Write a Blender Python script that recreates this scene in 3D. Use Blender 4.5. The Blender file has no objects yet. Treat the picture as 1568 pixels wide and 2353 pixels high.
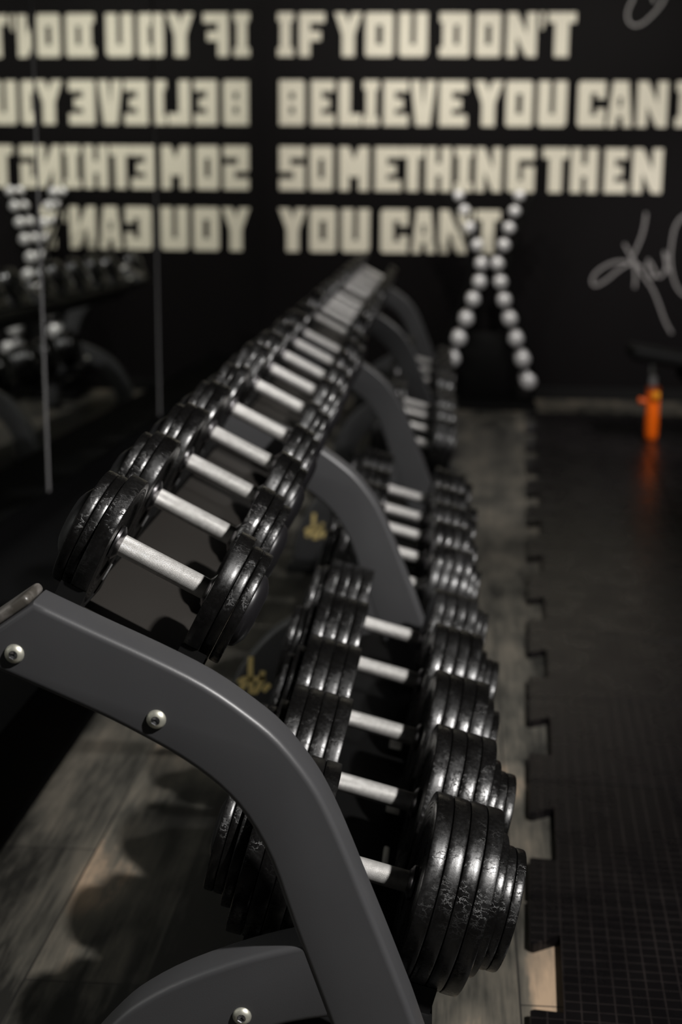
import bpy, bmesh, math, random
from mathutils import Vector, Matrix
random.seed(7)
SC = bpy.context.scene
COL = SC.collection
PI = math.pi

# ------------------------------------------------------------------ camera
CAM_R = Matrix(((0.9967, 0.0807, 0.0083), (-0.0258, 0.2182, 0.9756), (-0.0769, 0.9726, -0.2195)))  # right, up, forward in world axes
cam_d = bpy.data.cameras.new('camera')
cam = bpy.data.objects.new('camera', cam_d)
COL.objects.link(cam)
fwd = Vector(CAM_R[2]).normalized()
right = Vector(CAM_R[0]); right = (right - right.dot(fwd) * fwd).normalized()
upv = right.cross(fwd)
m = Matrix.Identity(4)
for i in range(3):
    m[i][0], m[i][1], m[i][2] = right[i], upv[i], -fwd[i]
m[2][3] = 1.2
cam.matrix_world = m
cam_d.sensor_fit = 'VERTICAL'
cam_d.sensor_height = 36.0
cam_d.sensor_width = 24.0
cam_d.lens = 36.0 * 3350.0 / 2353.0
cam_d.clip_start = 0.05
cam_d.dof.use_dof = True
cam_d.dof.focus_distance = 1.74
cam_d.dof.aperture_fstop = 3.3
SC.camera = cam

# ------------------------------------------------------------------ world, lights, exposure
vs = SC.view_settings
vs.view_transform = 'Standard'; vs.look = 'None'; vs.gamma = 1.0; vs.exposure = 0.0
vs.use_curve_mapping = False
w = bpy.data.worlds.new('world'); SC.world = w
w.use_nodes = True
w.node_tree.nodes['Background'].inputs[0].default_value = (0.8, 0.85, 1.0, 1)
w.node_tree.nodes['Background'].inputs[1].default_value = 0.006

WALL_Y_ = 8.42
def spot(name, loc, aim, watts, size_deg, blend, radius, col=(1, 0.95, 0.88)):
    d = bpy.data.lights.new(name, 'SPOT')
    d.energy = watts; d.spot_size = math.radians(size_deg); d.spot_blend = blend
    d.shadow_soft_size = radius; d.color = col
    o = bpy.data.objects.new(name, d); COL.objects.link(o)
    o.location = loc
    v = Vector(aim) - Vector(loc)
    o.rotation_euler = v.to_track_quat('-Z', 'Y').to_euler()
    return o
spot('ceiling_or_fill_spot', (1.55, 0.45, 2.8), (-0.25, 2.0, 0.5), 650, 62, 0.7, 0.06, (1, 0.975, 0.95))
spot('ceiling_or_fill_spot', (1.45, 3.0, 2.8), (-0.3, 3.9, 0.5), 215, 62, 0.7, 0.06, (1, 0.975, 0.95))
spot('ceiling_or_fill_spot', (1.45, 5.3, 2.8), (-0.2, 6.3, 0.5), 230, 62, 0.7, 0.06, (1, 0.975, 0.95))
spot('ceiling_or_fill_spot', (2.3, 2.6, 2.7), (1.4, 8.42, 0.45), 640, 24, 0.9, 0.08, (1, 0.95, 0.93))  # added fill with no known lamp, lifts the low right of the wall
spot('ceiling_or_fill_spot', (1.5, 4.9, 2.8), (0.95, 6.95, 0.2), 260, 22, 0.7, 0.06, (1, 0.975, 0.95))  # added fill to brighten the orange post, no lamp known there
for wx, we in ((-0.75, 145), (0.25, 130), (1.25, 112)):
    spot('wall_washer', (wx, 6.2, 2.85), (wx, WALL_Y_, 1.42), we, 66, 0.9, 0.08, (1, 0.96, 0.89))

WALL_Y = 8.42
MIRROR_X = -1.12

# ------------------------------------------------------------------ helpers
def link(o, parent=None):
    COL.objects.link(o)
    if parent is not None:
        o.parent = parent
    return o
def tag(o, label=None, cat=None, group=None, kind=None):
    if label: o['label'] = label
    if cat: o['category'] = cat
    if group: o['group'] = group
    if kind: o['kind'] = kind
    return o
def empty(name, loc=(0, 0, 0)):
    o = bpy.data.objects.new(name, None); o.empty_display_size = 0.05
    COL.objects.link(o); o.location = loc
    return o
def mesh_from(bm, name, mat, smooth=None):
    bmesh.ops.recalc_face_normals(bm, faces=bm.faces[:])
    me = bpy.data.meshes.new(name)
    bm.to_mesh(me); bm.free()
    me.materials.append(mat)
    if smooth is not None:
        for p in me.polygons: p.use_smooth = True
        me.set_sharp_from_angle(angle=math.radians(smooth))
    return me
def obj(name, bm_or_me, mat=None, parent=None, smooth=None, loc=None):
    me = bm_or_me if isinstance(bm_or_me, bpy.types.Mesh) else mesh_from(bm_or_me, name, mat, smooth)
    o = bpy.data.objects.new(name, me)
    link(o, parent)
    if loc is not None: o.location = loc
    return o
def add_box(bm, c, s, rot=None):
    r = bmesh.ops.create_cube(bm, size=1.0)
    M = Matrix.Translation(c) @ (rot if rot is not None else Matrix.Identity(4)) @ Matrix.Diagonal((s[0], s[1], s[2], 1))
    bmesh.ops.transform(bm, matrix=M, verts=r['verts'])
    return r['verts']
def box_bm(c, s, bevel=0.0, rot=None, seg=2):
    bm = bmesh.new(); add_box(bm, c, s, rot)
    if bevel > 0:
        bmesh.ops.bevel(bm, geom=bm.edges[:], offset=bevel, segments=seg, profile=0.5, affect='EDGES')
    return bm
def add_lathe(bm, prof, seg=64, axis='X', M=None):
    """prof: list of (axial, radius); revolved about the axis"""
    rings = []
    for a, r in prof:
        if r < 1e-6:
            p = (a, 0, 0) if axis == 'X' else ((0, a, 0) if axis == 'Y' else (0, 0, a))
            v = bm.verts.new(p); rings.append([v])
        else:
            ring = []
            for k in range(seg):
                t = 2 * PI * k / seg
                u, q = r * math.cos(t), r * math.sin(t)
                p = (a, u, q) if axis == 'X' else ((q, a, u) if axis == 'Y' else (u, q, a))
                ring.append(bm.verts.new(p))
            rings.append(ring)
    for A, B in zip(rings[:-1], rings[1:]):
        if len(A) == 1 and len(B) == 1: continue
        for k in range(seg):
            k2 = (k + 1) % seg
            if len(A) == 1: bm.faces.new((A[0], B[k], B[k2]))
            elif len(B) == 1: bm.faces.new((A[k], A[k2], B[0]))
            else: bm.faces.new((A[k], A[k2], B[k2], B[k]))
    if M is not None:
        vs_ = [v for r in rings for v in r]
        bmesh.ops.transform(bm, matrix=M, verts=vs_)
def add_prism(bm, poly, y0, y1):
    """extrude a polygon given in (x, z) from y0 to y1"""
    a = [bm.verts.new((x, y0, z)) for x, z in poly]
    b = [bm.verts.new((x, y1, z)) for x, z in poly]
    bm.faces.new(a); bm.faces.new(b[::-1])
    n = len(poly)
    for i in range(n):
        j = (i + 1) % n
        bm.faces.new((a[i], b[i], b[j], a[j]))
def catmull(pts, n=6):
    out = []
    P = [pts[0]] + list(pts) + [pts[-1]]
    for i in range(1, len(P) - 2):
        p0, p1, p2, p3 = P[i - 1], P[i], P[i + 1], P[i + 2]
        for k in range(n):
            t = k / n
            out.append(tuple(0.5 * ((2 * p1[j]) + (-p0[j] + p2[j]) * t + (2 * p0[j] - 5 * p1[j] + 4 * p2[j] - p3[j]) * t * t + (-p0[j] + 3 * p1[j] - 3 * p2[j] + p3[j]) * t ** 3) for j in range(len(p1))))
    out.append(tuple(pts[-1]))
    return out
def add_tube(bm, pts, r, seg=12, cap=True):
    pts = [Vector(p) for p in pts]
    rings = []
    ref = Vector((0, 1, 0))
    for i, p in enumerate(pts):
        t = (pts[min(i + 1, len(pts) - 1)] - pts[max(i - 1, 0)]).normalized()
        a = ref.cross(t)
        if a.length < 1e-4: a = Vector((1, 0, 0)).cross(t)
        a.normalize(); b = t.cross(a)
        rings.append([bm.verts.new(p + r * (math.cos(2 * PI * k / seg) * a + math.sin(2 * PI * k / seg) * b)) for k in range(seg)])
    for A, B in zip(rings[:-1], rings[1:]):
        for k in range(seg):
            k2 = (k + 1) % seg
            bm.faces.new((A[k], A[k2], B[k2], B[k]))
    if cap:
        bm.faces.new(rings[0]); bm.faces.new(rings[-1][::-1])

# ------------------------------------------------------------------ materials
def mat(name, base, rough=0.5, metal=0.0, spec=0.5, coat=0.0):
    M = bpy.data.materials.new(name); M.use_nodes = True
    b = M.node_tree.nodes['Principled BSDF']
    b.inputs['Base Color'].default_value = (*base, 1)
    b.inputs['Roughness'].default_value = rough
    b.inputs['Metallic'].default_value = metal
    b.inputs['Specular IOR Level'].default_value = spec
    b.inputs['Coat Weight'].default_value = coat
    return M, M.node_tree, b
def N(nt, kind, **kw):
    n = nt.nodes.new(kind)
    for k, v in kw.items(): setattr(n, k, v)
    return n
def noise(nt, vec, scale, detail=4, rough=0.55):
    n = N(nt, 'ShaderNodeTexNoise'); n.inputs['Scale'].default_value = scale
    n.inputs['Detail'].default_value = detail; n.inputs['Roughness'].default_value = rough
    if vec is not None: nt.links.new(vec, n.inputs['Vector'])
    return n
def coords(nt, which='Object', scale=None, rot=None):
    tc = N(nt, 'ShaderNodeTexCoord')
    if scale is None and rot is None: return tc.outputs[which]
    mp = N(nt, 'ShaderNodeMapping')
    if scale: mp.inputs['Scale'].default_value = scale
    if rot: mp.inputs['Rotation'].default_value = rot
    nt.links.new(tc.outputs[which], mp.inputs['Vector'])
    return mp.outputs[0]
def ramp(nt, fac, stops):
    r = N(nt, 'ShaderNodeValToRGB')
    e = r.color_ramp.elements
    while len(e) < len(stops): e.new(0.5)
    for el, (p, c) in zip(e, stops):
        el.position = p; el.color = (*c, 1) if len(c) == 3 else c
    nt.links.new(fac, r.inputs[0])
    return r.outputs[0]
def bump(nt, b, height, strength=0.3, dist=0.002):
    n = N(nt, 'ShaderNodeBump'); n.inputs['Strength'].default_value = strength; n.inputs['Distance'].default_value = dist
    nt.links.new(height, n.inputs['Height']); nt.links.new(n.outputs[0], b.inputs['Normal'])
    return n
def math_n(nt, op, a, b=None):
    n = N(nt, 'ShaderNodeMath', operation=op)
    for i, x in enumerate((a, b)):
        if x is None: continue
        if isinstance(x, (int, float)): n.inputs[i].default_value = x
        else: nt.links.new(x, n.inputs[i])
    return n.outputs[0]
def mixc(nt, fac, a, b, mode='MIX'):
    n = N(nt, 'ShaderNodeMix', data_type='RGBA', blend_type=mode)
    for s, x in ((0, fac), (6, a), (7, b)):
        if isinstance(x, (int, float)): n.inputs[s].default_value = x
        elif isinstance(x, tuple): n.inputs[s].default_value = (*x, 1)
        else: nt.links.new(x, n.inputs[s])
    return n.outputs[2]

MT = {}
# worn black rubber of the plates
M, nt, b = mat('black_rubber', (0.0035, 0.0033, 0.0032), 0.36)
v = coords(nt)
n1 = noise(nt, v, 70, 6, 0.7); n2 = noise(nt, v, 16, 3)
n3 = noise(nt, v, 190, 4, 0.7)
rmix = math_n(nt, 'ADD', math_n(nt, 'MULTIPLY', n3.outputs[0], 0.45), math_n(nt, 'MULTIPLY', n2.outputs[0], 0.55))
rr = N(nt, 'ShaderNodeMapRange'); rr.inputs[1].default_value = 0.35; rr.inputs[2].default_value = 0.65; rr.inputs[3].default_value = 0.17; rr.inputs[4].default_value = 0.44
nt.links.new(rmix, rr.inputs[0]); nt.links.new(rr.outputs[0], b.inputs['Roughness'])
vo = N(nt, 'ShaderNodeTexVoronoi', feature='DISTANCE_TO_EDGE'); vo.inputs['Scale'].default_value = 1.0
st = coords(nt, 'Object', (75, 150, 150))
vv = N(nt, 'ShaderNodeVectorMath', operation='ADD')
nsc = N(nt, 'ShaderNodeVectorMath', operation='SCALE'); nt.links.new(n1.outputs['Color'], nsc.inputs[0]); nsc.inputs['Scale'].default_value = 2.6
nt.links.new(st, vv.inputs[0]); nt.links.new(nsc.outputs[0], vv.inputs[1]); nt.links.new(vv.outputs[0], vo.inputs['Vector'])
cr = ramp(nt, vo.outputs['Distance'], [(0.0, (1, 1, 1)), (0.05, (0, 0, 0))])
oi = N(nt, 'ShaderNodeObjectInfo')
wearm = math_n(nt, 'ADD', noise(nt, v, 24, 3).outputs[0], math_n(nt, 'MULTIPLY', oi.outputs['Random'], 0.12))
mask = ramp(nt, wearm, [(0.52, (0, 0, 0)), (0.70, (1, 1, 1))])
crk = math_n(nt, 'MULTIPLY', cr, mask)
hsum = math_n(nt, 'SUBTRACT', math_n(nt, 'ADD', math_n(nt, 'MULTIPLY', n1.outputs[0], 0.55), math_n(nt, 'MULTIPLY', n3.outputs[0], 0.22)), crk)
bump(nt, b, hsum, 0.36, 0.0010)
MT['rubber'] = M
M, nt, b = mat('end_cap_rubber', (0.009, 0.0085, 0.0095), 0.38)
bump(nt, b, noise(nt, coords(nt), 90, 5).outputs[0], 0.15, 0.001)
MT['cap'] = M
# knurled steel
M, nt, b = mat('knurled_steel', (0.8, 0.78, 0.75), 0.43, 0.72)
tc = coords(nt)
sx = N(nt, 'ShaderNodeSeparateXYZ'); nt.links.new(tc, sx.inputs[0])
ang = math_n(nt, 'ARCTAN2', sx.outputs[2], sx.outputs[1])
arc = math_n(nt, 'MULTIPLY', ang, 0.0135)
FR = 2 * PI / 0.0019
s1 = math_n(nt, 'SINE', math_n(nt, 'MULTIPLY', math_n(nt, 'ADD', sx.outputs[0], arc), FR))
s2 = math_n(nt, 'SINE', math_n(nt, 'MULTIPLY', math_n(nt, 'SUBTRACT', sx.outputs[0], arc), FR))
kn = math_n(nt, 'MULTIPLY', math_n(nt, 'MAXIMUM', s1, s2), 1.0)
bump(nt, b, kn, 0.55, 0.0006)
dirt = ramp(nt, noise(nt, tc, 120, 4).outputs[0], [(0.3, (0.60, 0.585, 0.56)), (0.6, (0.74, 0.725, 0.70))])
nt.links.new(dirt, b.inputs['Base Color'])
MT['knurl'] = M
M, nt, b = mat('dark_chrome', (0.32, 0.31, 0.32), 0.28, 1.0)
bump(nt, b, noise(nt, coords(nt), 60, 3).outputs[0], 0.05, 0.001)
MT['collar'] = M
# powder coat
M, nt, b = mat('grey_powder_coat', (0.060, 0.060, 0.062), 0.42)
v = coords(nt)
fine = noise(nt, v, 700, 2)
bump(nt, b, fine.outputs[0], 0.12, 0.0006)
sc = noise(nt, coords(nt, 'Object', (40, 40, 260), (0.0, 0.55, 0.0)), 1.2, 2)
scm = ramp(nt, sc.outputs[0], [(0.74, (0, 0, 0)), (0.78, (1, 1, 1))])
gate = ramp(nt, noise(nt, v, 7, 1).outputs[0], [(0.56, (0, 0, 0)), (0.62, (0.6, 0.6, 0.6))])
f = math_n(nt, 'MULTIPLY', scm, gate)
var = mixc(nt, noise(nt, v, 9, 3).outputs[0], (0.040, 0.040, 0.042), (0.050, 0.050, 0.052))
nt.links.new(mixc(nt, f, var, (0.14, 0.135, 0.13)), b.inputs['Base Color'])
MT['coat'] = M
M, nt, b = mat('black_plastic', (0.005, 0.005, 0.005), 0.42)
bump(nt, b, noise(nt, coords(nt), 120, 4).outputs[0], 0.15, 0.001)
MT['plastic'] = M
M, nt, b = mat('smudged_cap_plastic', (0.075, 0.068, 0.06), 0.36)
nt.links.new(mixc(nt, ramp(nt, noise(nt, coords(nt), 22, 4).outputs[0], [(0.45, (0, 0, 0)), (0.55, (1, 1, 1))]), (0.05, 0.045, 0.038), (0.13, 0.12, 0.11)), b.inputs['Base Color'])
MT['endplug'] = M
M, nt, b = mat('black_steel', (0.0025, 0.0025, 0.0025), 0.55, 0.0, 0.15)
bump(nt, b, noise(nt, coords(nt), 300, 2).outputs[0], 0.1, 0.001)
MT['blacksteel'] = M
M, nt, b = mat('tray_steel', (0.019, 0.017, 0.015), 0.55, 0.0, 0.3)
bump(nt, b, noise(nt, coords(nt), 300, 2).outputs[0], 0.12, 0.001)
MT['sheet'] = M
M, nt, b = mat('zinc_bolt', (0.62, 0.61, 0.52), 0.42, 0.8)
bump(nt, b, noise(nt, coords(nt), 150, 3).outputs[0], 0.06, 0.001)
MT['bolt'] = M
M, nt, b = mat('hex_socket_steel', (0.5, 0.5, 0.52), 0.25, 1.0)
bump(nt, b, noise(nt, coords(nt), 150, 3).outputs[0], 0.05, 0.001)
MT['socket'] = M
M, nt, b = mat('gold_paint', (0.80, 0.62, 0.26), 0.5)
bump(nt, b, noise(nt, coords(nt), 100, 3).outputs[0], 0.1, 0.001)
MT['gold'] = M
# walls
M, nt, b = mat('black_wall_paint', (0.002, 0.002, 0.002), 0.6, 0.0, 0.07)
v = coords(nt)
nt.links.new(mixc(nt, noise(nt, v, 1.6, 4).outputs[0], (0.0022, 0.0018, 0.0020), (0.0042, 0.0034, 0.0038)), b.inputs['Base Color'])
bump(nt, b, noise(nt, v, 160, 3).outputs[0], 0.12, 0.002)
MT['wall'] = M
M, nt, b = mat('matt_black_paint', (0.002, 0.002, 0.0022), 0.8, 0.0, 0.05)
bump(nt, b, noise(nt, coords(nt), 140, 3).outputs[0], 0.1, 0.002)
MT['matt'] = M
M, nt, b = mat('cream_paint', (0.68, 0.64, 0.53), 0.6)
bump(nt, b, noise(nt, coords(nt), 120, 3).outputs[0], 0.08, 0.001)
MT['cream'] = M
M, nt, b = mat('silver_marker', (0.20, 0.19, 0.188), 0.5)
bump(nt, b, noise(nt, coords(nt), 90, 3).outputs[0], 0.05, 0.001)
MT['marker'] = M
M, nt, b = mat('mirror_glass', (0.80, 0.83, 0.80), 0.0, 1.0)
tint = mixc(nt, noise(nt, coords(nt), 2, 2).outputs[0], (0.78, 0.81, 0.78), (0.82, 0.84, 0.81))
nt.links.new(tint, b.inputs['Base Color'])
MT['mirror'] = M
M, nt, b = mat('polished_glass_edge', (0.15, 0.145, 0.15), 0.5, 0.0)
bump(nt, b, noise(nt, coords(nt), 40, 2).outputs[0], 0.05, 0.001)
MT['seam'] = M
# weathered plank floor
M, nt, b = mat('weathered_planks', (0.1, 0.09, 0.07), 0.55)
tc = N(nt, 'ShaderNodeTexCoord')
sep = N(nt, 'ShaderNodeSeparateXYZ'); nt.links.new(tc.outputs['Object'], sep.inputs[0])
cmb = N(nt, 'ShaderNodeCombineXYZ')
nt.links.new(sep.outputs[1], cmb.inputs[0]); nt.links.new(math_n(nt, 'ADD', sep.outputs[0], 1.021), cmb.inputs[1])
br = N(nt, 'ShaderNodeTexBrick'); br.offset = 0.37
br.inputs['Scale'].default_value = 1.0; br.inputs['Brick Width'].default_value = 1.22; br.inputs['Row Height'].default_value = 0.19
br.inputs['Mortar Size'].default_value = 0.0016; br.inputs['Mortar Smooth'].default_value = 0.2
br.inputs['Color1'].default_value = (0, 0, 0, 1); br.inputs['Color2'].default_value = (1, 1, 1, 1); br.inputs['Mortar'].default_value = (0.5, 0.5, 0.5, 1)
nt.links.new(cmb.outputs[0], br.inputs['Vector'])
gr = noise(nt, coords(nt, 'Object', (95, 5.5, 1)), 1.0, 5, 0.65)
big = noise(nt, coords(nt, 'Object', (7, 2.2, 1)), 1.0, 5, 0.6)
tone = math_n(nt, 'ADD', math_n(nt, 'MULTIPLY', br.outputs['Color'], 0.13), math_n(nt, 'ADD', math_n(nt, 'MULTIPLY', gr.outputs[0], 0.32), math_n(nt, 'MULTIPLY', big.outputs[0], 0.75)))
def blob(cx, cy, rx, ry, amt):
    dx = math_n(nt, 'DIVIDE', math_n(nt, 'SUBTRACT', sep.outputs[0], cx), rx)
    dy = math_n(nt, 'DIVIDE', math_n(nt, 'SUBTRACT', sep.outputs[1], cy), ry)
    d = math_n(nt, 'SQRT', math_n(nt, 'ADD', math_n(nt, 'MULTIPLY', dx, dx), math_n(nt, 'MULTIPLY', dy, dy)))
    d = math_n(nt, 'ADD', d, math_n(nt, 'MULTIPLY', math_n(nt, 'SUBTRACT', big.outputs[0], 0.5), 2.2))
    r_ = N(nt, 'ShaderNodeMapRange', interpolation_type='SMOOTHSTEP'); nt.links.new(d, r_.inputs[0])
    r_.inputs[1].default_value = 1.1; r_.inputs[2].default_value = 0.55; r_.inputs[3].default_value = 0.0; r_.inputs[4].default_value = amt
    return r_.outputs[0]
for bl in ((0.172, 1.92, 0.055, 0.34, 0.30), (-0.60, 2.36, 0.09, 0.22, 0.16), (-0.52, 2.02, 0.03, 0.16, 0.14), (0.12, 2.82, 0.05, 0.13, 0.18), (0.16, 3.6, 0.05, 0.25, 0.10), (0.05, 1.86, 0.05, 0.12, 0.12), (-0.38, 2.35, 0.26, 0.55, -0.10), (-0.75, 1.7, 0.3, 0.35, -0.08), (-0.34, 2.45, 0.05, 0.12, 0.10)):  # negative ones darken the left floor's colour in place of weaker light
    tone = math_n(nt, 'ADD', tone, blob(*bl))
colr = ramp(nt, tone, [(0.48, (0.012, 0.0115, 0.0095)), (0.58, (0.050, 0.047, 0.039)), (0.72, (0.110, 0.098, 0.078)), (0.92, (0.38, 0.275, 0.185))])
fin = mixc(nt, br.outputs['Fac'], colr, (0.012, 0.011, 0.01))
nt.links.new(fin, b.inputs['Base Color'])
bump(nt, b, math_n(nt, 'SUBTRACT', gr.outputs[0], br.outputs['Fac']), 0.3, 0.002)
MT['planks'] = M
# rubber tile with a fine square grid
M, nt, b = mat('gridded_rubber', (0.012, 0.011, 0.012), 0.4, 0.0, 0.28)
tc = N(nt, 'ShaderNodeTexCoord')
sep = N(nt, 'ShaderNodeSeparateXYZ'); nt.links.new(tc.outputs['Object'], sep.inputs[0])
def gl(o):
    fr = math_n(nt, 'FRACT', math_n(nt, 'DIVIDE', o, 0.025))
    return math_n(nt, 'GREATER_THAN', math_n(nt, 'ABSOLUTE', math_n(nt, 'SUBTRACT', fr, 0.5)), 0.452)
line = math_n(nt, 'MAXIMUM', gl(sep.outputs[0]), gl(sep.outputs[1]))
mottle = noise(nt, tc.outputs['Object'], 9, 5, 0.6)
dl = math_n(nt, 'MULTIPLY', line, ramp(nt, mottle.outputs[0], [(0.3, (0.25, 0.25, 0.25)), (0.7, (1, 1, 1))]))
oi = N(nt, 'ShaderNodeObjectInfo')
cellc = mixc(nt, math_n(nt, 'MULTIPLY', math_n(nt, 'ADD', mottle.outputs[0], oi.outputs['Random']), 0.7), (0.0028, 0.0025, 0.0028), (0.0052, 0.0045, 0.0048))
nt.links.new(mixc(nt, dl, cellc, (0.021, 0.0172, 0.0165)), b.inputs['Base Color'])  # paler lines: some dust, plus painted glint of raised edges catching light
rg = N(nt, 'ShaderNodeMapRange'); rg.inputs[1].default_value = 0.3; rg.inputs[2].default_value = 0.7; rg.inputs[3].default_value = 0.22; rg.inputs[4].default_value = 0.36
nt.links.new(mottle.outputs[0], rg.inputs[0]); nt.links.new(rg.outputs[0], b.inputs['Roughness'])
bump(nt, b, line, 0.4, 0.0012)
MT['mat'] = M
M, nt, b = mat('chrome_head', (0.92, 0.91, 0.92), 0.5, 0.6)
bump(nt, b, noise(nt, coords(nt), 60, 3).outputs[0], 0.05, 0.001)
MT['chrome'] = M
M, nt, b = mat('orange_enamel', (0.92, 0.14, 0.002), 0.4)
bump(nt, b, noise(nt, coords(nt), 120, 3).outputs[0], 0.05, 0.001)
MT['orange'] = M
M, nt, b = mat('amber_knob', (0.95, 0.36, 0.02), 0.35)
bump(nt, b, noise(nt, coords(nt), 120, 3).outputs[0], 0.05, 0.001)
MT['amber'] = M
M, nt, b = mat('brushed_post', (0.55, 0.55, 0.55), 0.5, 0.1)
bump(nt, b, noise(nt, coords(nt, 'Object', (200, 200, 4)), 1, 3).outputs[0], 0.1, 0.001)
MT['post'] = M
M, nt, b = mat('black_vinyl', (0.0025, 0.0025, 0.0025), 0.7, 0.0, 0.12)
bump(nt, b, noise(nt, coords(nt), 220, 3).outputs[0], 0.2, 0.001)
MT['vinyl'] = M
M, nt, b = mat('grey_clip_plastic', (0.7, 0.68, 0.62), 0.5)
bump(nt, b, noise(nt, coords(nt), 120, 3).outputs[0], 0.1, 0.001)
MT['clip'] = M

# ------------------------------------------------------------------ room
def slab(name, x0, x1, y0, y1, z0, z1, m_, bevel=0.0):
    c = ((x0 + x1) / 2, (y0 + y1) / 2, (z0 + z1) / 2)
    o = obj(name, box_bm((0, 0, 0), (x1 - x0, y1 - y0, z1 - z0), bevel), m_, loc=c)
    o['kind'] = 'structure'
    return o
RX, FY, CZ = 4.2, -2.6, 3.0
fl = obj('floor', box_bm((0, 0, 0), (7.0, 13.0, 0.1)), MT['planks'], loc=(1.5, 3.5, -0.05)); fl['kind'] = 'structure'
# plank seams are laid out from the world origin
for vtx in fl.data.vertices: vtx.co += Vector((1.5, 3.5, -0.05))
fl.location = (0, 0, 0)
slab('wall_back', -1.6, RX + 0.1, WALL_Y, WALL_Y + 0.12, 0, CZ, MT['wall'])
MD = math.radians(1.3)      # the mirror wall is a touch off square with the lettered wall
wl = obj('wall_left', box_bm((-0.10, -5.5, CZ / 2), (0.17, 11.0, CZ)), MT['matt'], loc=(MIRROR_X, WALL_Y, 0)); wl['kind'] = 'structure'
wl.rotation_euler = (0, 0, -MD)
slab('wall_right', RX, RX + 0.12, FY, WALL_Y, 0, CZ, MT['wall'])
slab('wall_front', -1.6, RX + 0.1, FY - 0.12, FY, 0, CZ, MT['wall'])
slab('ceiling', -1.6, RX + 0.12, FY - 0.12, WALL_Y + 0.12, CZ, CZ + 0.1, MT['matt'])
slab('trim_1', -1.40, -0.81, FY, WALL_Y, 0, 0.22, MT['matt'], 0.004)
slab('baseboard_back', -0.81, RX, WALL_Y - 0.016, WALL_Y, 0, 0.07, MT['blacksteel'], 0.002)

# mirror panels with slim strips at the joints
MZ0, MZ1 = 0.29, 2.96
seams = [8.42, 5.70, 4.21, 2.78, 1.41, -0.02]
mnames = ['tall wall mirror panel meeting the black lettered wall at the corner',
          'tall wall mirror panel between the two pale joint strips',
          'tall wall mirror panel nearer the camera than the left joint strip',
          'tall wall mirror panel abreast of the front end of the rack',
          'tall wall mirror panel abreast of the camera']
for i in range(5):
    y1, y0 = seams[i] - 0.001, seams[i + 1] + 0.001
    pv = MIRROR_X - math.sin(MD) * (WALL_Y - y1)
    o = obj('mirror_panel', box_bm((-0.006, -(y1 - y0) / 2, 0), (0.012, y1 - y0, MZ1 - MZ0)), MT['mirror'], loc=(pv, y1, (MZ0 + MZ1) / 2))
    o.rotation_euler = (0, 0, -MD - math.radians((0, 0.08, 0.55, 0.55, 0.55)[i]))
    tag(o, mnames[i], 'mirror', 'wall mirror panels')
    if i:
        s = obj('joint_strip', box_bm((0, 0, 0), (0.003, 0.006, MZ1 - MZ0), 0.0008), MT['seam'], loc=(MIRROR_X - math.sin(MD) * (WALL_Y - seams[i]) + 0.0015, seams[i], (MZ0 + MZ1) / 2))
        tag(s, ['', 'thin pale vertical joint strip on the mirror, second from the corner wall lettering', 'thin pale vertical joint strip on the mirror near the left edge of the photo',
                'thin joint strip on the mirror beside the front end of the rack', 'thin joint strip on the mirror abreast of the camera'][i], 'strip', 'mirror joint strips')
bpy.data.objects['joint_strip']['label'] = 'thin pale vertical joint strip on the mirror closest to the lettered wall'

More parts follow.
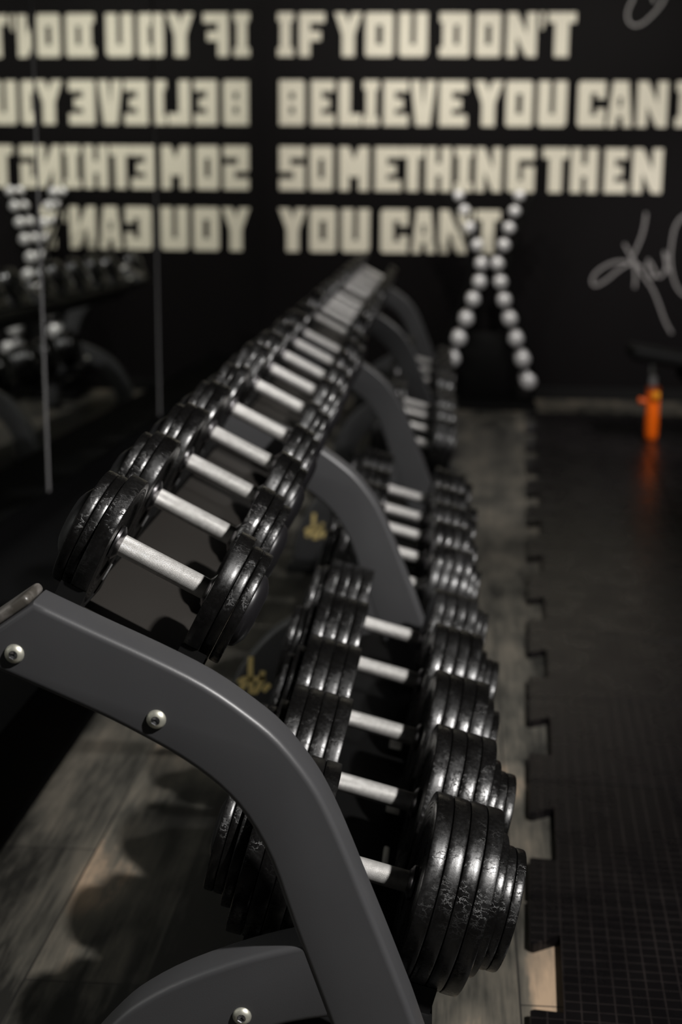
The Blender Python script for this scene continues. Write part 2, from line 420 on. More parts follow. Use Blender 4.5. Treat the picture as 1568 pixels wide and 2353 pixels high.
# ------------------------------------------------------------------ lettering on the back wall
def R_(x0, z0, x1, z1): return [(x0, z0), (x1, z0), (x1, z1), (x0, z1)]
GL = {  # each glyph: (width, list of convex-ish solid polygons)
 'I': (44, [R_(8, 20, 36, 80), R_(0, 0, 44, 20), R_(0, 80, 44, 100)]),
 'F': (64, [R_(0, 0, 27, 100), R_(27, 77, 64, 100), R_(27, 36, 54, 58)]),
 'Y': (72, [[(0, 100), (20, 50), (36, 50), (36, 78), (27, 100)], [(72, 100), (45, 100), (36, 78), (36, 50), (52, 50)], R_(20, 0, 52, 50)]),
 'O': (72, [[(4, 0), (28, 0), (28, 100), (4, 100), (0, 94), (0, 6)], [(44, 0), (68, 0), (72, 6), (72, 94), (68, 100), (44, 100)], R_(28, 0, 44, 28), R_(28, 72, 44, 100)]),
 'U': (70, [[(6, 0), (29, 0), (29, 100), (0, 100), (0, 8)], [(41, 0), (64, 0), (70, 8), (70, 100), (41, 100)], R_(29, 0, 41, 28)]),
 'D': (74, [R_(8, 22, 36, 78), R_(0, 0, 36, 22), R_(0, 78, 36, 100), [(48, 0), (70, 0), (74, 6), (74, 94), (70, 100), (48, 100)], R_(36, 0, 48, 28), R_(36, 72, 48, 100)]),
 'N': (72, [R_(0, 0, 24, 100), R_(48, 0, 72, 100), [(24, 100), (24, 46), (48, 0), (48, 52)]]),
 "'": (14, [[(0, 100), (3, 62), (11, 62), (14, 100)]]),
 'T': (68, [R_(0, 77, 68, 100), R_(17, 0, 51, 77)]),
 'B': (64, [R_(0, 0, 26, 100), [(38, 0), (60, 0), (64, 6), (64, 94), (60, 100), (38, 100)], R_(26, 0, 38, 26), R_(26, 41, 38, 58), R_(26, 73, 38, 100)]),
 'E': (58, [R_(0, 0, 27, 100), R_(27, 76, 58, 100), R_(27, 38, 46, 60), R_(27, 0, 58, 25)]),
 'L': (56, [R_(0, 0, 28, 100), R_(28, 0, 56, 26)]),
 'V': (66, [[(0, 100), (14, 0), (33, 0), (33, 42), (27, 100)], [(66, 100), (39, 100), (33, 42), (33, 0), (52, 0)]]),
 'C': (66, [[(5, 0), (31, 0), (31, 100), (5, 100), (0, 94), (0, 6)], R_(31, 74, 66, 100), R_(46, 62, 66, 74), R_(31, 0, 66, 26), R_(46, 26, 66, 40)]),
 'A': (66, [[(0, 0), (24, 0), (28, 40), (28, 100), (13, 100)], [(66, 0), (53, 100), (38, 100), (38, 40), (42, 0)], R_(28, 22, 38, 44), R_(28, 66, 38, 100)]),
 'S': (64, [R_(0, 74, 64, 100), R_(0, 58, 28, 74), [(0, 42), (64, 42), (64, 58), (0, 58)], R_(36, 26, 64, 42), R_(0, 0, 64, 26)]),
 'M': (72, [R_(0, 0, 24, 100), R_(48, 0, 72, 100), [(24, 100), (24, 34), (36, 30), (48, 34), (48, 100), (36, 70)]]),
 'H': (64, [R_(0, 0, 26, 100), R_(38, 0, 64, 100), R_(26, 36, 38, 64)]),
 'G': (66, [[(5, 0), (27, 0), (27, 100), (5, 100), (0, 94), (0, 6)], R_(27, 73, 66, 100), R_(27, 0, 66, 26), R_(38, 26, 66, 58)]),
}
WR = CAM_R  # pixel column on the wall -> metres along the wall, measured once at mid height of each line
def wall_x(px, py):
    c = Vector((px - 784.0, 1176.5 - py, 3350.0))
    d = Vector((right.dot(Vector((1, 0, 0))) * c[0] + upv.x * c[1] + fwd.x * c[2], right.y * c[0] + upv.y * c[1] + fwd.y * c[2], right.z * c[0] + upv.z * c[1] + fwd.z * c[2]))
    t = WALL_Y / d.y
    return t * d.x
LINES = [
 ('I F YOU DON\'T', 80, 1.890, 2.122, 'top row of cream block lettering on the back wall: IF YOU DON\'T',
  [('I', 637, 676), ('F', 687, 748), ('Y', 768, 834), ('O', 839, 906), ('U', 916, 984), ('D', 1009, 1081), ('O', 1093, 1153), ('N', 1164, 1235), ("'", 1239, 1253), ('T', 1258, 1325)]),
 ('BELIEVE YOU CAN DO', 237, 1.520, 1.762, 'second row of cream block lettering on the back wall: BELIEVE YOU CAN',
  [('B', 641, 702), ('E', 714, 770), ('L', 778, 833), ('I', 834, 872), ('E', 881, 940), ('V', 943, 1003), ('E', 1009, 1075), ('Y', 1088, 1158), ('O', 1162, 1226), ('U', 1236, 1304), ('C', 1327, 1393), ('A', 1396, 1456), ('N', 1464, 1536), ('D', 1553, 1625), ('O', 1635, 1700)]),
 ('SOMETHING THEN', 389, 1.164, 1.404, 'third row of cream block lettering on the back wall: SOMETHING THEN',
  [('S', 641, 702), ('O', 711, 767), ('M', 779, 849), ('E', 861, 924), ('T', 922, 976), ('H', 978, 1039), ('I', 1045, 1088), ('N', 1093, 1154), ('G', 1165, 1230), ('T', 1246, 1308), ('H', 1311, 1375), ('E', 1389, 1443), ('N', 1453, 1524)]),
 ('YOU CAN\'T', 532, 0.821, 1.062, 'lowest row of cream block lettering on the back wall: YOU CAN\'T',
  [('Y', 640, 706), ('O', 711, 774), ('U', 784, 851), ('C', 874, 939), ('A', 946, 1002), ('N', 1009, 1074), ("'", 1079, 1090), ('T', 1093, 1151)]),
]
for text, py, z0, z1, lab, glyphs in LINES:
    bm = bmesh.new()
    for ch, a, c in glyphs:
        wdt, polys = GL[ch]
        xa, xb = wall_x(a + 1.5, py), wall_x(c - 1.5, py)
        for pl in polys:
            add_prism(bm, [(xa + (xb - xa) * p[0] / wdt, z0 + (z1 - z0) * p[1] / 100.0) for p in pl], WALL_Y - 0.0025, WALL_Y + 0.0005)
    tag(obj('wall_lettering', bm, MT['cream']), lab, 'lettering', 'rows of the wall slogan')

# silver marker signatures
def wall_pt(px, py):
    c = Vector((px - 784.0, 1176.5 - py, 3350.0))
    d = right * c[0] + upv * c[1] + fwd * c[2]
    t = WALL_Y / d.y
    return (t * d.x, 1.2 + t * d.z)
def ribbon(bm, pts, wdt, y):
    pts = catmull(pts, 8)
    L, Rr = [], []
    for i, p in enumerate(pts):
        a = Vector(pts[max(i - 1, 0)]); c = Vector(pts[min(i + 1, len(pts) - 1)])
        t = (c - a).normalized(); nrm = Vector((-t.y, t.x)) * wdt / 2
        L.append(Vector(p) + nrm); Rr.append(Vector(p) - nrm)
    for i in range(len(pts) - 1):
        add_prism(bm, [tuple(L[i]), tuple(L[i + 1]), tuple(Rr[i + 1]), tuple(Rr[i])], y, WALL_Y + 0.0005)
def sig(strokes, ox, oy, s, lab, wdt):
    bm = bmesh.new()
    for k, st in enumerate(strokes):
        ribbon(bm, [wall_pt(ox + x / s, oy + y / s) for x, y in st], wdt, WALL_Y - 0.0012 - 0.0003 * k)
    tag(obj('signature', bm, MT['marker']), lab, 'signature', 'marker signatures on the back wall')
sig([[(1045, 310), (1030, 440), (990, 620), (920, 800), (850, 940), (820, 1010)],
     [(730, 760), (800, 890), (900, 1060), (1010, 1230), (1130, 1400), (1220, 1600), (1290, 1800), (1350, 1940), (1420, 2060)],
     [(850, 980), (885, 1130), (890, 1260), (880, 1400)],
     [(790, 1030), (680, 1015), (560, 1035), (420, 1100), (310, 1190), (260, 1290), (290, 1360), (380, 1340), (500, 1260), (620, 1160), (740, 1080), (860, 1040), (990, 1110)],
     [(1080, 980), (1070, 1100), (1110, 1230), (1150, 1250), (1180, 1180), (1100, 1020)],
     [(1180, 1190), (1240, 1240), (1300, 1190), (1340, 1080), (1350, 900)],
     [(1310, 870), (1330, 1000), (1380, 1180)],
     [(1640, 330), (1540, 400), (1460, 540), (1420, 740), (1400, 950), (1420, 1160), (1480, 1360), (1590, 1500), (1720, 1520)],],
    1320, 440, 6.323, 'grey scrawled signature low on the right of the black wall', 0.013)
sig([[(560, -160), (500, 20), (430, 160), (395, 320), (430, 470), (560, 550), (740, 490), (950, 300), (1110, 110), (1200, -60), (1180, -220), (1000, -300), (760, -300), (560, -160)]],
    1400, 0, 9.333, 'dim grey looped signature cut by the top edge of the photo', 0.011)
bm = bmesh.new(); ribbon(bm, [wall_pt(1400 + x / 9.333, y / 9.333) for x, y in ((900, -120), (960, -20), (975, 50))], 0.011, WALL_Y - 0.0012)
obj('inner_stroke', bm, MT['marker'], bpy.data.objects['signature.001'])

# ------------------------------------------------------------------ rubber floor tiles
SLOPE = 0.042
TILE = 0.5
MATZ = 0.018
mrot = math.atan(SLOPE)
mat_origin = Vector((0.1962, 2.30, 0))       # a left corner of the mat, at a tile seam
mats = Matrix.Translation(mat_origin) @ Matrix.Rotation(-mrot, 4, 'Z')
def edge_tile_bm():
    hw = 0.145; d = 0.050
    g = 0.0018
    poly = [(g, g), (TILE - g, g), (TILE - g, TILE - g), (g, TILE - g)]
    left = [(g, TILE - g), (-d + 0.004, TILE - g), (-d, TILE - 0.006), (-d, TILE - hw - 0.012), (-d + 0.006, TILE - hw - 0.014), (g, TILE - hw + 0.02)]
    left += [(g, hw - 0.004), (-d + 0.006, hw + 0.004), (-d, hw), (-d, 0.006), (-d + 0.004, g)]
    poly = [(g, g), (TILE - g, g), (TILE - g, TILE - g)] + left
    bm = bmesh.new()
    a = [bm.verts.new((x, y, 0)) for x, y in poly]; t = [bm.verts.new((x, y, MATZ)) for x, y in poly]
    bm.faces.new(a[::-1]); top = bm.faces.new(t)
    for i in range(len(poly)):
        j = (i + 1) % len(poly); bm.faces.new((a[i], a[j], t[j], t[i]))
    bmesh.ops.bevel(bm, geom=list(top.edges), offset=0.0025, segments=2, affect='EDGES', profile=0.5)
    return bm
edge_me = mesh_from(edge_tile_bm(), 'rubber_tile', MT['mat'])
bmt = box_bm((TILE / 2, TILE / 2, MATZ / 2), (TILE - 0.0036, TILE - 0.0036, MATZ), 0.003)
plain_me = mesh_from(bmt, 'rubber_tile', MT['mat'])
ordn = ['first', 'second', 'third', 'fourth', 'fifth', 'sixth', 'seventh', 'eighth', 'ninth', 'tenth', 'eleventh', 'twelfth', 'thirteenth', 'fourteenth', 'fifteenth', 'sixteenth', 'seventeenth', 'eighteenth', 'nineteenth', 'twentieth', 'twenty-first']
for c in range(4):
    for r in range(-3, 11):
        o = bpy.data.objects.new('rubber_tile', edge_me if c == 0 else plain_me)
        COL.objects.link(o)
        o.matrix_world = mats @ Matrix.Translation((c * TILE, r * TILE, 0))
        k = 10 - r
        if c == 0:
            tag(o, 'black gridded rubber tile with exposed puzzle tabs, %s from the back wall' % ordn[k], 'floor tile', 'rubber tiles with exposed tabs')
        else:
            tag(o, 'plain black gridded rubber tile, column %s from the tabbed edge, %s from the back wall' % (ordn[c], ordn[k]), 'floor tile', 'rubber tiles inside the mat')

# ------------------------------------------------------------------ dumbbell rack
DRIFT = 0.0125
UP_Y = [1.47, 2.92, 4.43, 6.0, 7.6]
TD = 0.058
TH_U, TH_L = math.radians(27.0), math.radians(14.7)
rack = empty('dumbbell_rack', (-0.25, 4.5, 0))
tag(rack, 'long two-tier dark grey dumbbell rack with curved steel uprights along the mirror', 'rack')
inv = Vector((0.25, -4.5, 0))
def rpart(name, bm, m_, parent=None, smooth=None):
    if parent is None:
        o = obj(name, bm, m_, rack, smooth); o.location = inv
    else:
        o = obj(name, bm, m_, parent, smooth)
    return o
outer = [(-0.447, 0.760), (-0.388, 0.733), (-0.318, 0.702), (-0.262, 0.674), (-0.215, 0.642), (-0.180, 0.612), (-0.146, 0.568), (-0.125, 0.529), (-0.105, 0.482), (-0.087, 0.436), (-0.064, 0.378), (-0.043, 0.323), (-0.028, 0.282), (0.012, 0.160), (0.052, 0.035)]
inner = [(-0.532, 0.700), (-0.486, 0.680), (-0.422, 0.653), (-0.367, 0.629), (-0.315, 0.602), (-0.283, 0.583), (-0.249, 0.557), (-0.219, 0.523), (-0.192, 0.472), (-0.168, 0.400), (-0.126, 0.281), (-0.083, 0.158), (-0.040, 0.035)]
btop = [(-0.138, 0.376), (-0.214, 0.353), (-0.289, 0.321), (-0.339, 0.291), (-0.372, 0.262), (-0.418, 0.205), (-0.452, 0.135), (-0.468, 0.035)]
bbot = [(-0.108, 0.285), (-0.173, 0.271), (-0.240, 0.243), (-0.288, 0.212), (-0.330, 0.170), (-0.360, 0.115), (-0.376, 0.035)]
def bevel_prism(poly, y0, y1, r, seg=4):
    """prism with rounded long edges: the outline is inset ring by ring towards both faces"""
    n = len(poly)
    area = sum(poly[i][0] * poly[(i + 1) % n][1] - poly[(i + 1) % n][0] * poly[i][1] for i in range(n))
    sg = 1.0 if area > 0 else -1.0
    nor = []
    for i in range(n):
        a, b_, c = Vector(poly[i - 1]), Vector(poly[i]), Vector(poly[(i + 1) % n])
        d1, d2 = (b_ - a).normalized(), (c - b_).normalized()
        n1, n2 = Vector((-d1.y, d1.x)) * sg, Vector((-d2.y, d2.x)) * sg
        m_ = n1 + n2
        m_ = m_ / max(m_.dot(n1), 0.5)
        nor.append(m_)
    bm = bmesh.new()
    def ring(ins, y): return [bm.verts.new((poly[i][0] + nor[i].x * ins, y, poly[i][1] + nor[i].y * ins)) for i in range(n)]
    spec = []
    for k in range(seg + 1):
        t = PI / 2 * k / seg
        spec.append((r * (1 - math.sin(t)), y0 + r * (1 - math.cos(t))))
    rings = [ring(a, y) for a, y in spec] + [ring(a, y0 + y1 - y) for a, y in spec[::-1]]
    for A, B in zip(rings[:-1], rings[1:]):
        for i in range(n):
            j = (i + 1) % n
            bm.faces.new((A[i], A[j], B[j], B[i]))
    bm.faces.new(rings[0][::-1]); bm.faces.new(rings[-1])
    return bm
up_poly = catmull(outer, 3) + catmull(inner, 3)[::-1]
br_poly = catmull(btop, 3) + catmull(bbot, 3)[::-1]
up_me = mesh_from(bevel_prism(up_poly, 0, TD, 0.0075, 5), 'upright', MT['coat'], 38)
br_me = mesh_from(bevel_prism(br_poly, 0.002, TD - 0.002, 0.0075, 5), 'brace', MT['coat'], 38)
# plastic plug in the top end
ed = Vector((-0.532 + 0.447, 0.700 - 0.760)); L_ = ed.length; ang = math.atan2(ed.y, ed.x)
rotp = Matrix.Rotation(-ang, 4, 'Y')
bmp = box_bm((-0.4895, TD / 2, 0.730), (L_ - 0.004, TD - 0.001, 0.012), 0.005, rotp, 3)
nvec = Vector((ed.y, 0, -ed.x)).normalized()
if nvec.x > 0: nvec = -nvec
bmesh.ops.translate(bmp, verts=bmp.verts[:], vec=(nvec.x * 0.0062, 0, nvec.z * 0.0062))
plug_me = mesh_from(bmp, 'end_cap', MT['endplug'], 40)
foot_me = mesh_from(box_bm((0.006, TD / 2, 0.0175), (0.125, 0.10, 0.035), 0.004), 'foot', MT['plastic'], 40)
foot2_me = mesh_from(box_bm((-0.422, TD / 2, 0.0175), (0.125, 0.10, 0.035), 0.004), 'foot', MT['plastic'], 40)
# button-head bolt, axis Y, head at -Y
bmb = bmesh.new()
add_lathe(bmb, [(0.0, 0.0108), (-0.0018, 0.0106), (-0.0042, 0.0086), (-0.0056, 0.0058), (-0.0058, 0.0050), (-0.0030, 0.0048), (-0.0030, 0.0)], 32, 'Y')
bolt_me = mesh_from(bmb, 'bolt', MT['bolt'], 45)
bms = bmesh.new()
add_lathe(bms, [(-0.0031, 0.0), (-0.0052, 0.0046), (-0.0060, 0.0050), (-0.0034, 0.0034)], 6, 'Y')
sock_me = mesh_from(bms, 'hex_socket', MT['socket'])
gold_me = None
def gold_bm():
    bm = bmesh.new()
    for st in ([(-0.392, 0.255), (-0.393, 0.225), (-0.391, 0.172)], [(-0.419, 0.196), (-0.405, 0.206), (-0.385, 0.205), (-0.362, 0.211)],
               [(-0.385, 0.174), (-0.372, 0.196), (-0.366, 0.224)], [(-0.416, 0.180), (-0.402, 0.198)], [(-0.366, 0.180), (-0.352, 0.196)]):
        pts = catmull(st, 5)
        for a, c in zip(pts[:-1], pts[1:]):
            t = (Vector(c) - Vector(a)).normalized(); q = Vector((-t.y, t.x)) * 0.0055
            add_prism(bm, [tuple(Vector(a) + q), tuple(Vector(c) + q), tuple(Vector(c) - q), tuple(Vector(a) - q)], 0.0008, 0.003)
    return bm
for i, y in enumerate(UP_Y):
    off = Vector((-DRIFT * (y - 1.47), y, 0))
    u = obj('upright', up_me, parent=rack); u.location = inv + off
    obj('end_cap', plug_me, parent=u)
    obj('foot', foot_me, parent=u)
    br_ = obj('brace', br_me, parent=rack); br_.location = inv + off
    obj('foot', foot2_me, parent=br_)
    for par, (bx, bz), yy in ((u, (-0.469, 0.702), 0.0), (u, (-0.315, 0.633), 0.0), (br_, (-0.224, 0.280), 0.002), (u, (-0.022, 0.222), 0.0)):
        bo = obj('bolt', bolt_me, parent=par, loc=(bx, yy, bz))
        if par is br_: pass
        k = obj('hex_socket', sock_me, parent=par, loc=(bx, yy, bz)); k['label'] = 'bright hex socket in the bolt head'
        bo['label'] = 'pale zinc button-head bolt'
    if i in (1, 2):
        g = obj('emblem', gold_bm(), MT['gold'], br_)
        g.location = ((-0.010, 0.0, -0.034), (-0.006, 0.0, -0.062))[i - 1]; g['label'] = 'gold brush-stroke emblem'
# rails: along Y, in tier frames
def tierM(x, y, z, th): return Matrix.Translation((x, y, z)) @ Matrix.Rotation(th, 4, 'Y')
YA, YB = UP_Y[0] + TD, 7.90
def rail(cx, cz, th, tang, nrm, size, name, m_, slope):
    """a long bar: centre point of the tier (cx, cz) at Y=1.47, offset in the tier frame"""
    bm = bmesh.new()
    t = Vector((math.cos(th), 0, -math.sin(th))); n_ = Vector((math.sin(th), 0, math.cos(th)))
    rings = []
    for y in (YA, YB):
        c = Vector((cx - slope * (y - 1.47), y, cz)) + t * tang + n_ * nrm
        rings.append([bm.verts.new(c + t * (sx_ * size[0] / 2) + n_ * (sz_ * size[1] / 2)) for sx_, sz_ in ((-1, -1), (1, -1), (1, 1), (-1, 1))])
    bm.faces.new(rings[0]); bm.faces.new(rings[1][::-1])
    for k in range(4):
        bm.faces.new((rings[0][k], rings[0][(k + 1) % 4], rings[1][(k + 1) % 4], rings[1][k]))
    bmesh.ops.bevel(bm, geom=bm.edges[:], offset=0.002, segments=2, affect='EDGES', profile=0.5)
    return rpart(name, bm, m_, None, 40)
nU = Vector((math.sin(TH_U), math.cos(TH_U))); tU = Vector((math.cos(TH_U), -math.sin(TH_U)))
nL = Vector((math.sin(TH_L), math.cos(TH_L))); tL = Vector((math.cos(TH_L), -math.sin(TH_L)))
NU0 = 0.411    # rail plane of the upper tier (along its normal)
NL0 = 0.1976
TU0 = -0.650   # tangential centre of the upper tier
TL0 = (-0.0975) * tL.x + 0.353 * tL.y
cU = tU * TU0 + nU * NU0
cL = tL * TL0 + nL * NL0
for s in (-1, 1):
    rail(cU.x, cU.y, TH_U, s * 0.088, -0.022, (0.030, 0.036), 'rail', MT['blacksteel'], DRIFT)
    rail(cL.x, cL.y, TH_L, s * 0.108, -0.022, (0.034, 0.036), 'rail', MT['blacksteel'], DRIFT)
rail(cU.x, cU.y, TH_U, 0.0, -0.026, (0.146, 0.003), 'sheet', MT['sheet'], DRIFT)
rail(cL.x, cL.y, TH_L, 0.0, -0.030, (0.182, 0.003), 'sheet', MT['blacksteel'], DRIFT)  # lower one is added: a black sheet standing in for shaded floor

CLIPS = [(-0.095, 2.50, 0.200, 0.022, 0.030), (-0.087, 2.225, 0.199, 0.022, 0.030), (-0.090, 2.045, 0.200, 0.008, 0.055)]
for x_, y_, z_, w_, l_ in CLIPS:
    o = obj('clip', box_bm((0, 0, 0.004), (w_, l_, 0.008), 0.0015), MT['clip'], rack, 40)
    o.location = inv + Vector((x_, y_, z_)); o.rotation_euler = (0, TH_L, 0)
    o['label'] = 'small pale grey clip on the lower tray'

# ------------------------------------------------------------------ dumbbells
_pl = {}
def plate_me(r, t):
    k = (round(r, 4), round(t, 4))
    if k in _pl: return _pl[k]
    bm = bmesh.new(); h = t / 2
    e = min(0.0019, t * 0.14)
    prof = [(-h + 0.003, 0.0), (-h + 0.003, r * 0.60), (-h + 0.0012, r * 0.63), (-h, r * 0.67)]
    for q in (0.72, 0.77, 0.82, 0.87):
        prof += [(-h, r * q - 0.0008), (-h + 0.0007, r * q), (-h, r * q + 0.0008)]
    prof += [(-h, r - e * 1.1), (-h + e * 0.35, r - e * 0.3), (-h + e, r)]
    prof += [(-h + t * 0.36, r + 0.0002), (h - t * 0.36, r + 0.0002)]
    prof += [(h - e, r), (h - e * 0.35, r - e * 0.3), (h, r - e * 1.1), (h, r * 0.67), (h - 0.0012, r * 0.63), (h - 0.003, r * 0.60), (h - 0.003, 0.0)]
    add_lathe(bm, prof, 72, 'X')
    _pl[k] = mesh_from(bm, 'plate', MT['rubber'], 35)
    return _pl[k]
def cap_me(r, hgt):
    k = ('cap', r, hgt)
    if k in _pl: return _pl[k]
    bm = bmesh.new()
    prof = [(0, 0), (0, r), (hgt * 0.25, r), (hgt * 0.5, r * 0.95), (hgt * 0.78, r * 0.78), (hgt * 0.92, r * 0.66), (hgt * 0.95, r * 0.63), (hgt * 0.90, r * 0.60), (hgt, r * 0.5), (hgt, 0)]
    add_lathe(bm, prof, 48, 'X')
    _pl[k] = mesh_from(bm, 'end_cap', MT['cap'], 40)
    return _pl[k]
HL = 0.065
bmh = bmesh.new()
add_lathe(bmh, [(-HL, 0.0), (-HL, 0.0132), (-HL + 0.002, 0.0138), (HL - 0.002, 0.0138), (HL, 0.0132), (HL, 0.0)], 40, 'X')
handle_me = mesh_from(bmh, 'handle', MT['knurl'], 40)
bmc = bmesh.new()
add_lathe(bmc, [(0.002, 0), (0.002, 0.0145), (0.0035, 0.0165), (0.0055, 0.0205), (0.007, 0.0225), (0.0105, 0.0225), (0.0105, 0)], 36, 'X')
collar_me = mesh_from(bmc, 'collar', MT['collar'], 40)

def dumbbell(x, y, z, th, plates, cap, lab, group, hl=HL):
    """plates: list of (radius, thickness) from the handle outwards"""
    root = empty('dumbbell', (x, y, z)); root.rotation_euler = (0, th, 0)
    tag(root, lab, 'dumbbell', group)
    spin = random.uniform(0, 6.28)
    ho = obj('handle', handle_me, parent=root); ho.rotation_euler = (spin, 0, 0); ho.scale = (hl / HL, 1, 1)
    for s in (-1, 1):
        co = obj('collar', collar_me, parent=root); co.location = (s * (hl - 0.0085), 0, 0); co.rotation_euler = (0, 0, 0 if s > 0 else PI)
        a = hl + 0.0005
        for (r, t) in plates:
            p = obj('plate', plate_me(r, t), parent=root)
            p.location = (s * (a + t / 2), 0, 0); p.rotation_euler = (random.uniform(0, 6.28), 0, 0 if s > 0 else PI)
            a += t + 0.0006
        c = obj('end_cap', cap_me(*cap), parent=root); c.location = (s * (a - 0.0035), 0, 0); c.rotation_euler = (spin, 0, 0 if s > 0 else PI)
    return root

UY = [1.723, 1.99, 2.262, 2.528, 2.805, 3.156, 3.459, 3.746, 4.043, 4.325, 4.82, 5.11, 5.38, 5.62, 5.86, 6.28, 6.53, 6.80, 7.08, 7.34, 7.75]
UT = {0: -0.648, 1: -0.655, 2: -0.657, 3: -0.660}
for i, y in enumerate(UY):
    r = 0.0845 if i < 6 else (0.082 if i < 12 else 0.080)
    pl = [(r, 0.021), (0.90 * r, 0.0135), (0.89 * r, 0.0135)]
    if i in (1, 2, 3): pl = [(r, 0.021), (r * 0.985, 0.016), (0.88 * r, 0.0135)]
    if i in (5, 6, 8): pl = [(r, 0.021), (r, 0.018), (0.88 * r, 0.0135)]
    if i > 9: pl = [(r, 0.021), (0.95 * r, 0.016)]
    tg = UT.get(i, -0.661) - (0.012 if i > 9 else 0.0)
    nr = NU0 + r
    p = tU * tg + nU * nr
    x = p.x - DRIFT * (y - 1.47)
    lab = 'black dumbbell with stepped rubber plates, %s from the front of the upper tier' % ordn[i] if i < 10 else 'blurred black dumbbell with pale handle, %s from the front of the upper tier' % ordn[i]
    if i == 0: lab = 'black rubber dumbbell with knurled steel handle, nearest the camera on the upper tier'
    dumbbell(x, y, p.y, TH_U, pl, (0.049, 0.019), lab, 'dumbbells on the upper tier')
LY = [1.701, 1.947, 2.211, 2.496, 2.757, 3.154, 3.40, 3.63, 3.85, 4.10, 4.994, 5.291, 5.59, 5.84, 6.30, 6.66, 7.02, 7.38]
LR = [0.119, 0.118, 0.114, 0.110, 0.106, 0.103, 0.102, 0.100, 0.098, 0.098, 0.1, 0.1, 0.1, 0.098, 0.098, 0.098, 0.096, 0.096]
for i, (y, r) in enumerate(zip(LY, LR)):
    big = [(r, 0.0212)] * 4
    tail = [(0.77 * r, 0.014), (0.66 * r, 0.0125), (0.655 * r, 0.0125)]
    if i in (2, 5, 6): tail = [(0.8 * r, 0.014), (0.66 * r, 0.0125)]
    if i in (4, 7, 9): tail = [(0.84 * r, 0.0135), (0.8 * r, 0.0125)]
    if i > 9: big = [(r, 0.0212)] * 3; tail = [(0.8 * r, 0.014)]
    p = tL * TL0 + nL * (NL0 + r)
    x = p.x - DRIFT * (y - 1.47)
    if i == 0: lab = 'biggest black dumbbell with four wide cracked plates per head, lower tier nearest the camera'
    elif i < 10: lab = 'heavy black dumbbell with wide stacked plates, %s from the front of the lower tier' % ordn[i]
    else: lab = 'blurred heavy black dumbbell, %s from the front of the lower tier' % ordn[i]
    dumbbell(x, y, p.y, TH_L, big + tail, (0.042, 0.010), lab, 'dumbbells on the lower tier', 0.062)

# saddles of black plastic that cradle the heads
def saddle(tx, nr0, r, y, th, tang, cx, cz):
    bm = bmesh.new(); w_ = 0.034
    hw = min(r * 0.80, 0.082)
    prof = []
    for k in range(11):
        a = -1 + 2 * k / 10.0
        yy = a * hw
        prof.append((yy, r - math.sqrt(max(r * r - yy * yy, 0)) - 0.0006))
    prof += [(hw, -0.004), (-hw, -0.004)]
    A = [bm.verts.new((-w_ / 2, yy, zz)) for yy, zz in prof]; B = [bm.verts.new((w_ / 2, yy, zz)) for yy, zz in prof]
    bm.faces.new(A); bm.faces.new(B[::-1])
    for k in range(len(prof)):
        j = (k + 1) % len(prof); bm.faces.new((A[k], B[k], B[j], A[j]))
    o = obj('saddle', bm, MT['plastic'], rack, 30)
    o.matrix_world = Matrix.Identity(4)
    o.location = inv + Vector((cx, y, cz)); o.rotation_euler = (0, th, 0)
    return o
for i, y in enumerate(UY):
    r = 0.0845 if i < 6 else (0.082 if i < 12 else 0.080)
    for s in (-1, 1):
        tg = UT.get(i, -0.661) - (0.012 if i > 9 else 0.0) + s * 0.0815
        p = tU * tg + nU * (NU0 - 0.0004)
        saddle(0, 0, r, y, TH_U, s, p.x - DRIFT * (y - 1.47), p.y)
for i, (y, r) in enumerate(zip(LY, LR)):
    if i > 9: continue
    for s in (-1, 1):
        p = tL * (TL0 + s * 0.105) + nL * (NL0 - 0.0004)
        saddle(0, 0, r, y, TH_L, s, p.x - DRIFT * (y - 1.47), p.y)

# ------------------------------------------------------------------ crossed stand with chrome dumbbells, by the back wall
TY = 7.95
def TX(px, py):
    c = Vector((px - 784.0, 1176.5 - py, 3350.0)); d = right * c[0] + upv * c[1] + fwd * c[2]
    t = TY / d.y
    return (t * d.x, 1.2 + t * d.z)
Rp = [(1196, 450), (1185, 486), (1172, 525), (1160, 565), (1145, 608), (1152, 650), (1160, 692), (1173, 735), (1187, 781), (1202, 828), (1215, 879)]
Lp = [(1055, 450), (1068, 484), (1080, 524), (1098, 565), (1107, 608), (1103, 650), (1088, 690), (1072, 735), (1055, 780), (1040, 827), (1026, 876)]
stand = empty('dumbbell_stand', (0.16, TY + 0.12, 0))
tag(stand, 'black hourglass-shaped stand holding two columns of chrome dumbbells by the back wall', 'stand')
si = Vector((-0.16, -TY - 0.12, 0))
for pts, s in ((Rp, 1), (Lp, -1)):
    bm = bmesh.new()
    P = [TX(*p) for p in pts]
    for yy in (TY + 0.075, TY + 0.165):
        path = [(P[0][0] + s * 0.085, yy, P[0][1] + 0.02)] + [(x + s * 0.055, yy, z) for x, z in P[1:-1]] + [(P[-1][0] + s * 0.03, yy, P[-1][1] - 0.06), (P[-1][0] + s * 0.03, yy, 0.03)]
        add_tube(bm, path, 0.010, 8)
    o = obj('side_frame', bm, MT['blacksteel'], stand, 40); o.location = si
    for k, (x, z) in enumerate(P):
        rr_ = 0.026 + 0.0016 * k
        bm = box_bm((x + s * 0.02, TY + 0.12, z - 0.014), (0.07, 0.115, 0.005), 0.001)
        q = obj('holder', bm, MT['blacksteel'], stand); q.location = si
bm = box_bm((0.16, TY + 0.12, 0.016), (0.56, 0.30, 0.030), 0.004)
o = obj('base', bm, MT['blacksteel'], stand, 40); o.location = si
bm = box_bm((0.16, TY + 0.14, 0.22), (0.27, 0.02, 0.38), 0.003)
o = obj('lower_panel', bm, MT['blacksteel'], stand, 40); o.location = si
_hd = {}
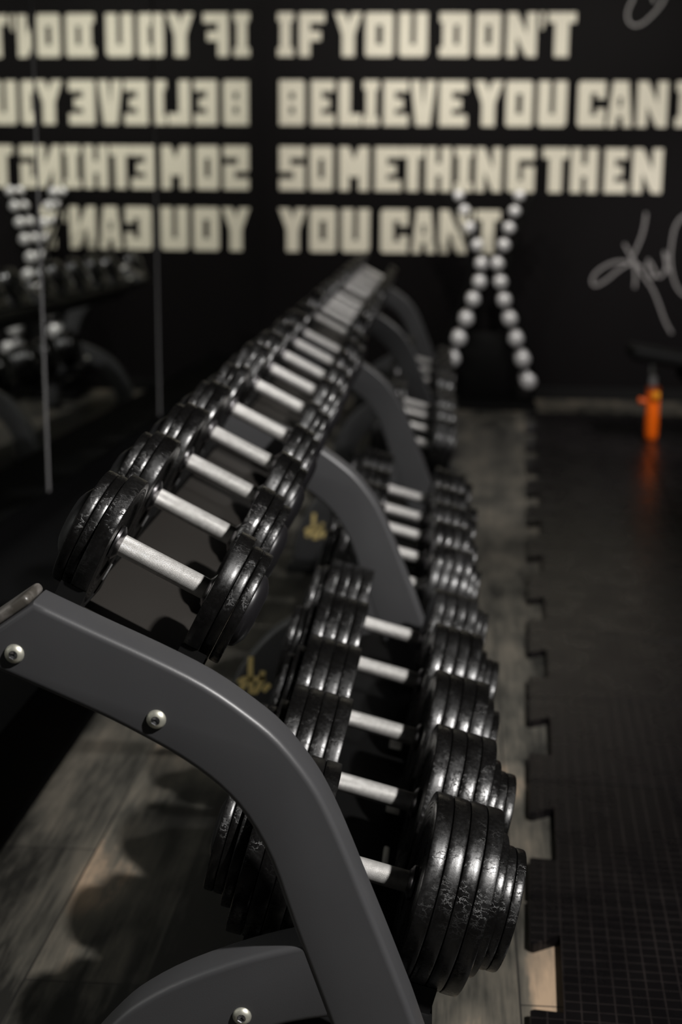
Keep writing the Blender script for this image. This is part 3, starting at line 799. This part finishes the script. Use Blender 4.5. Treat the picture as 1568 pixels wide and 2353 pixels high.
def head_me(r):
    k = round(r, 4)
    if k not in _hd:
        bm = bmesh.new()
        L = r * 1.1
        add_lathe(bm, [(-L / 2, 0), (-L * 0.5, r * 0.45), (-L * 0.42, r * 0.78), (-L * 0.25, r * 0.95), (0, r), (L * 0.25, r * 0.95), (L * 0.42, r * 0.75), (L * 0.5, r * 0.4), (L / 2, 0)], 32, 'Y')
        _hd[k] = mesh_from(bm, 'head', MT['chrome'], 50)
    return _hd[k]
bm = bmesh.new(); add_lathe(bm, [(-0.06, 0), (-0.06, 0.0115), (0.06, 0.0115), (0.06, 0)], 20, 'Y')
grip_me = mesh_from(bm, 'grip', MT['chrome'], 40)
for pts, side in ((Rp, 'right'), (Lp, 'left')):
    for k, p in enumerate(pts):
        x, z = TX(*p)
        r = 0.027 + 0.0017 * k
        root = empty('chrome_dumbbell', (x, TY + 0.12, z))
        tag(root, 'chrome dumbbell seen end-on, %s from the top of the crossed stand\'s %s column' % (ordn[k], side), 'dumbbell', 'chrome dumbbells on the crossed stand')
        obj('grip', grip_me, parent=root)
        for s in (-1, 1):
            h_ = obj('head', head_me(r), parent=root); h_.location = (0, s * (0.06 + r * 0.5), 0)

# ------------------------------------------------------------------ bench at the right edge
BX, BY = 0.932, 6.98
bench = empty('weight_bench', (BX, BY, MATZ))
tag(bench, 'black padded bench with an orange sleeved front post at the right edge', 'bench')
bi = Vector((-BX, -BY, -MATZ))
def bpart(name, bm, m_, smooth=40):
    o = obj(name, bm, m_, bench, smooth); o.location = bi; return o
bm = bmesh.new()
add_lathe(bm, [(MATZ, 0), (MATZ, 0.027), (MATZ + 0.004, 0.030), (MATZ + 0.03, 0.033), (0.268, 0.033), (0.274, 0.031), (0.276, 0.0)], 32, 'Z', Matrix.Translation((BX, BY, 0)))
bpart('sleeve', bm, MT['orange'])
bm = bmesh.new()
add_lathe(bm, [(0.25, 0), (0.25, 0.017), (0.405, 0.017), (0.405, 0)], 24, 'Z', Matrix.Translation((BX - 0.003, BY, 0)))
bpart('post', bm, MT['post'])
bm = bmesh.new()
add_lathe(bm, [(0, 0), (-0.004, 0.016), (-0.012, 0.019), (-0.02, 0.016), (-0.024, 0)], 24, 'Y', Matrix.Translation((BX + 0.008, BY - 0.029, 0.238)))
bpart('knob', bm, MT['amber'])['label'] = 'round amber knob'
bm = bmesh.new()
add_lathe(bm, [(0, 0), (0, 0.010), (-0.02, 0.010), (-0.022, 0.017), (-0.038, 0.015), (-0.04, 0)], 24, 'X', Matrix.Translation((BX - 0.028, BY, 0.205)))
bpart('pin_knob', bm, MT['orange'])
rotb = Matrix.Rotation(math.radians(9), 4, 'Y')
bpart('pad', box_bm((BX + 0.40, BY, 0.362), (1.06, 0.30, 0.065), 0.022, rotb, 4), MT['vinyl'])
bpart('frame', box_bm((BX + 0.46, BY, 0.295), (0.72, 0.06, 0.05), 0.006, Matrix.Rotation(math.radians(9), 4, 'Y')), MT['blacksteel'])
bm = bmesh.new(); add_tube(bm, [(BX + 0.14, BY, 0.33), (BX + 0.22, BY, 0.24), (BX + 0.42, BY, MATZ + 0.03)], 0.026, 12)
bpart('strut', bm, MT['blacksteel'])
bpart('rear_foot', box_bm((BX + 0.42, BY, MATZ + 0.02), (0.06, 0.42, 0.04), 0.006), MT['blacksteel'])
bpart('rear_leg', box_bm((BX + 0.78, BY, 0.128), (0.05, 0.05, 0.22), 0.005), MT['blacksteel'])
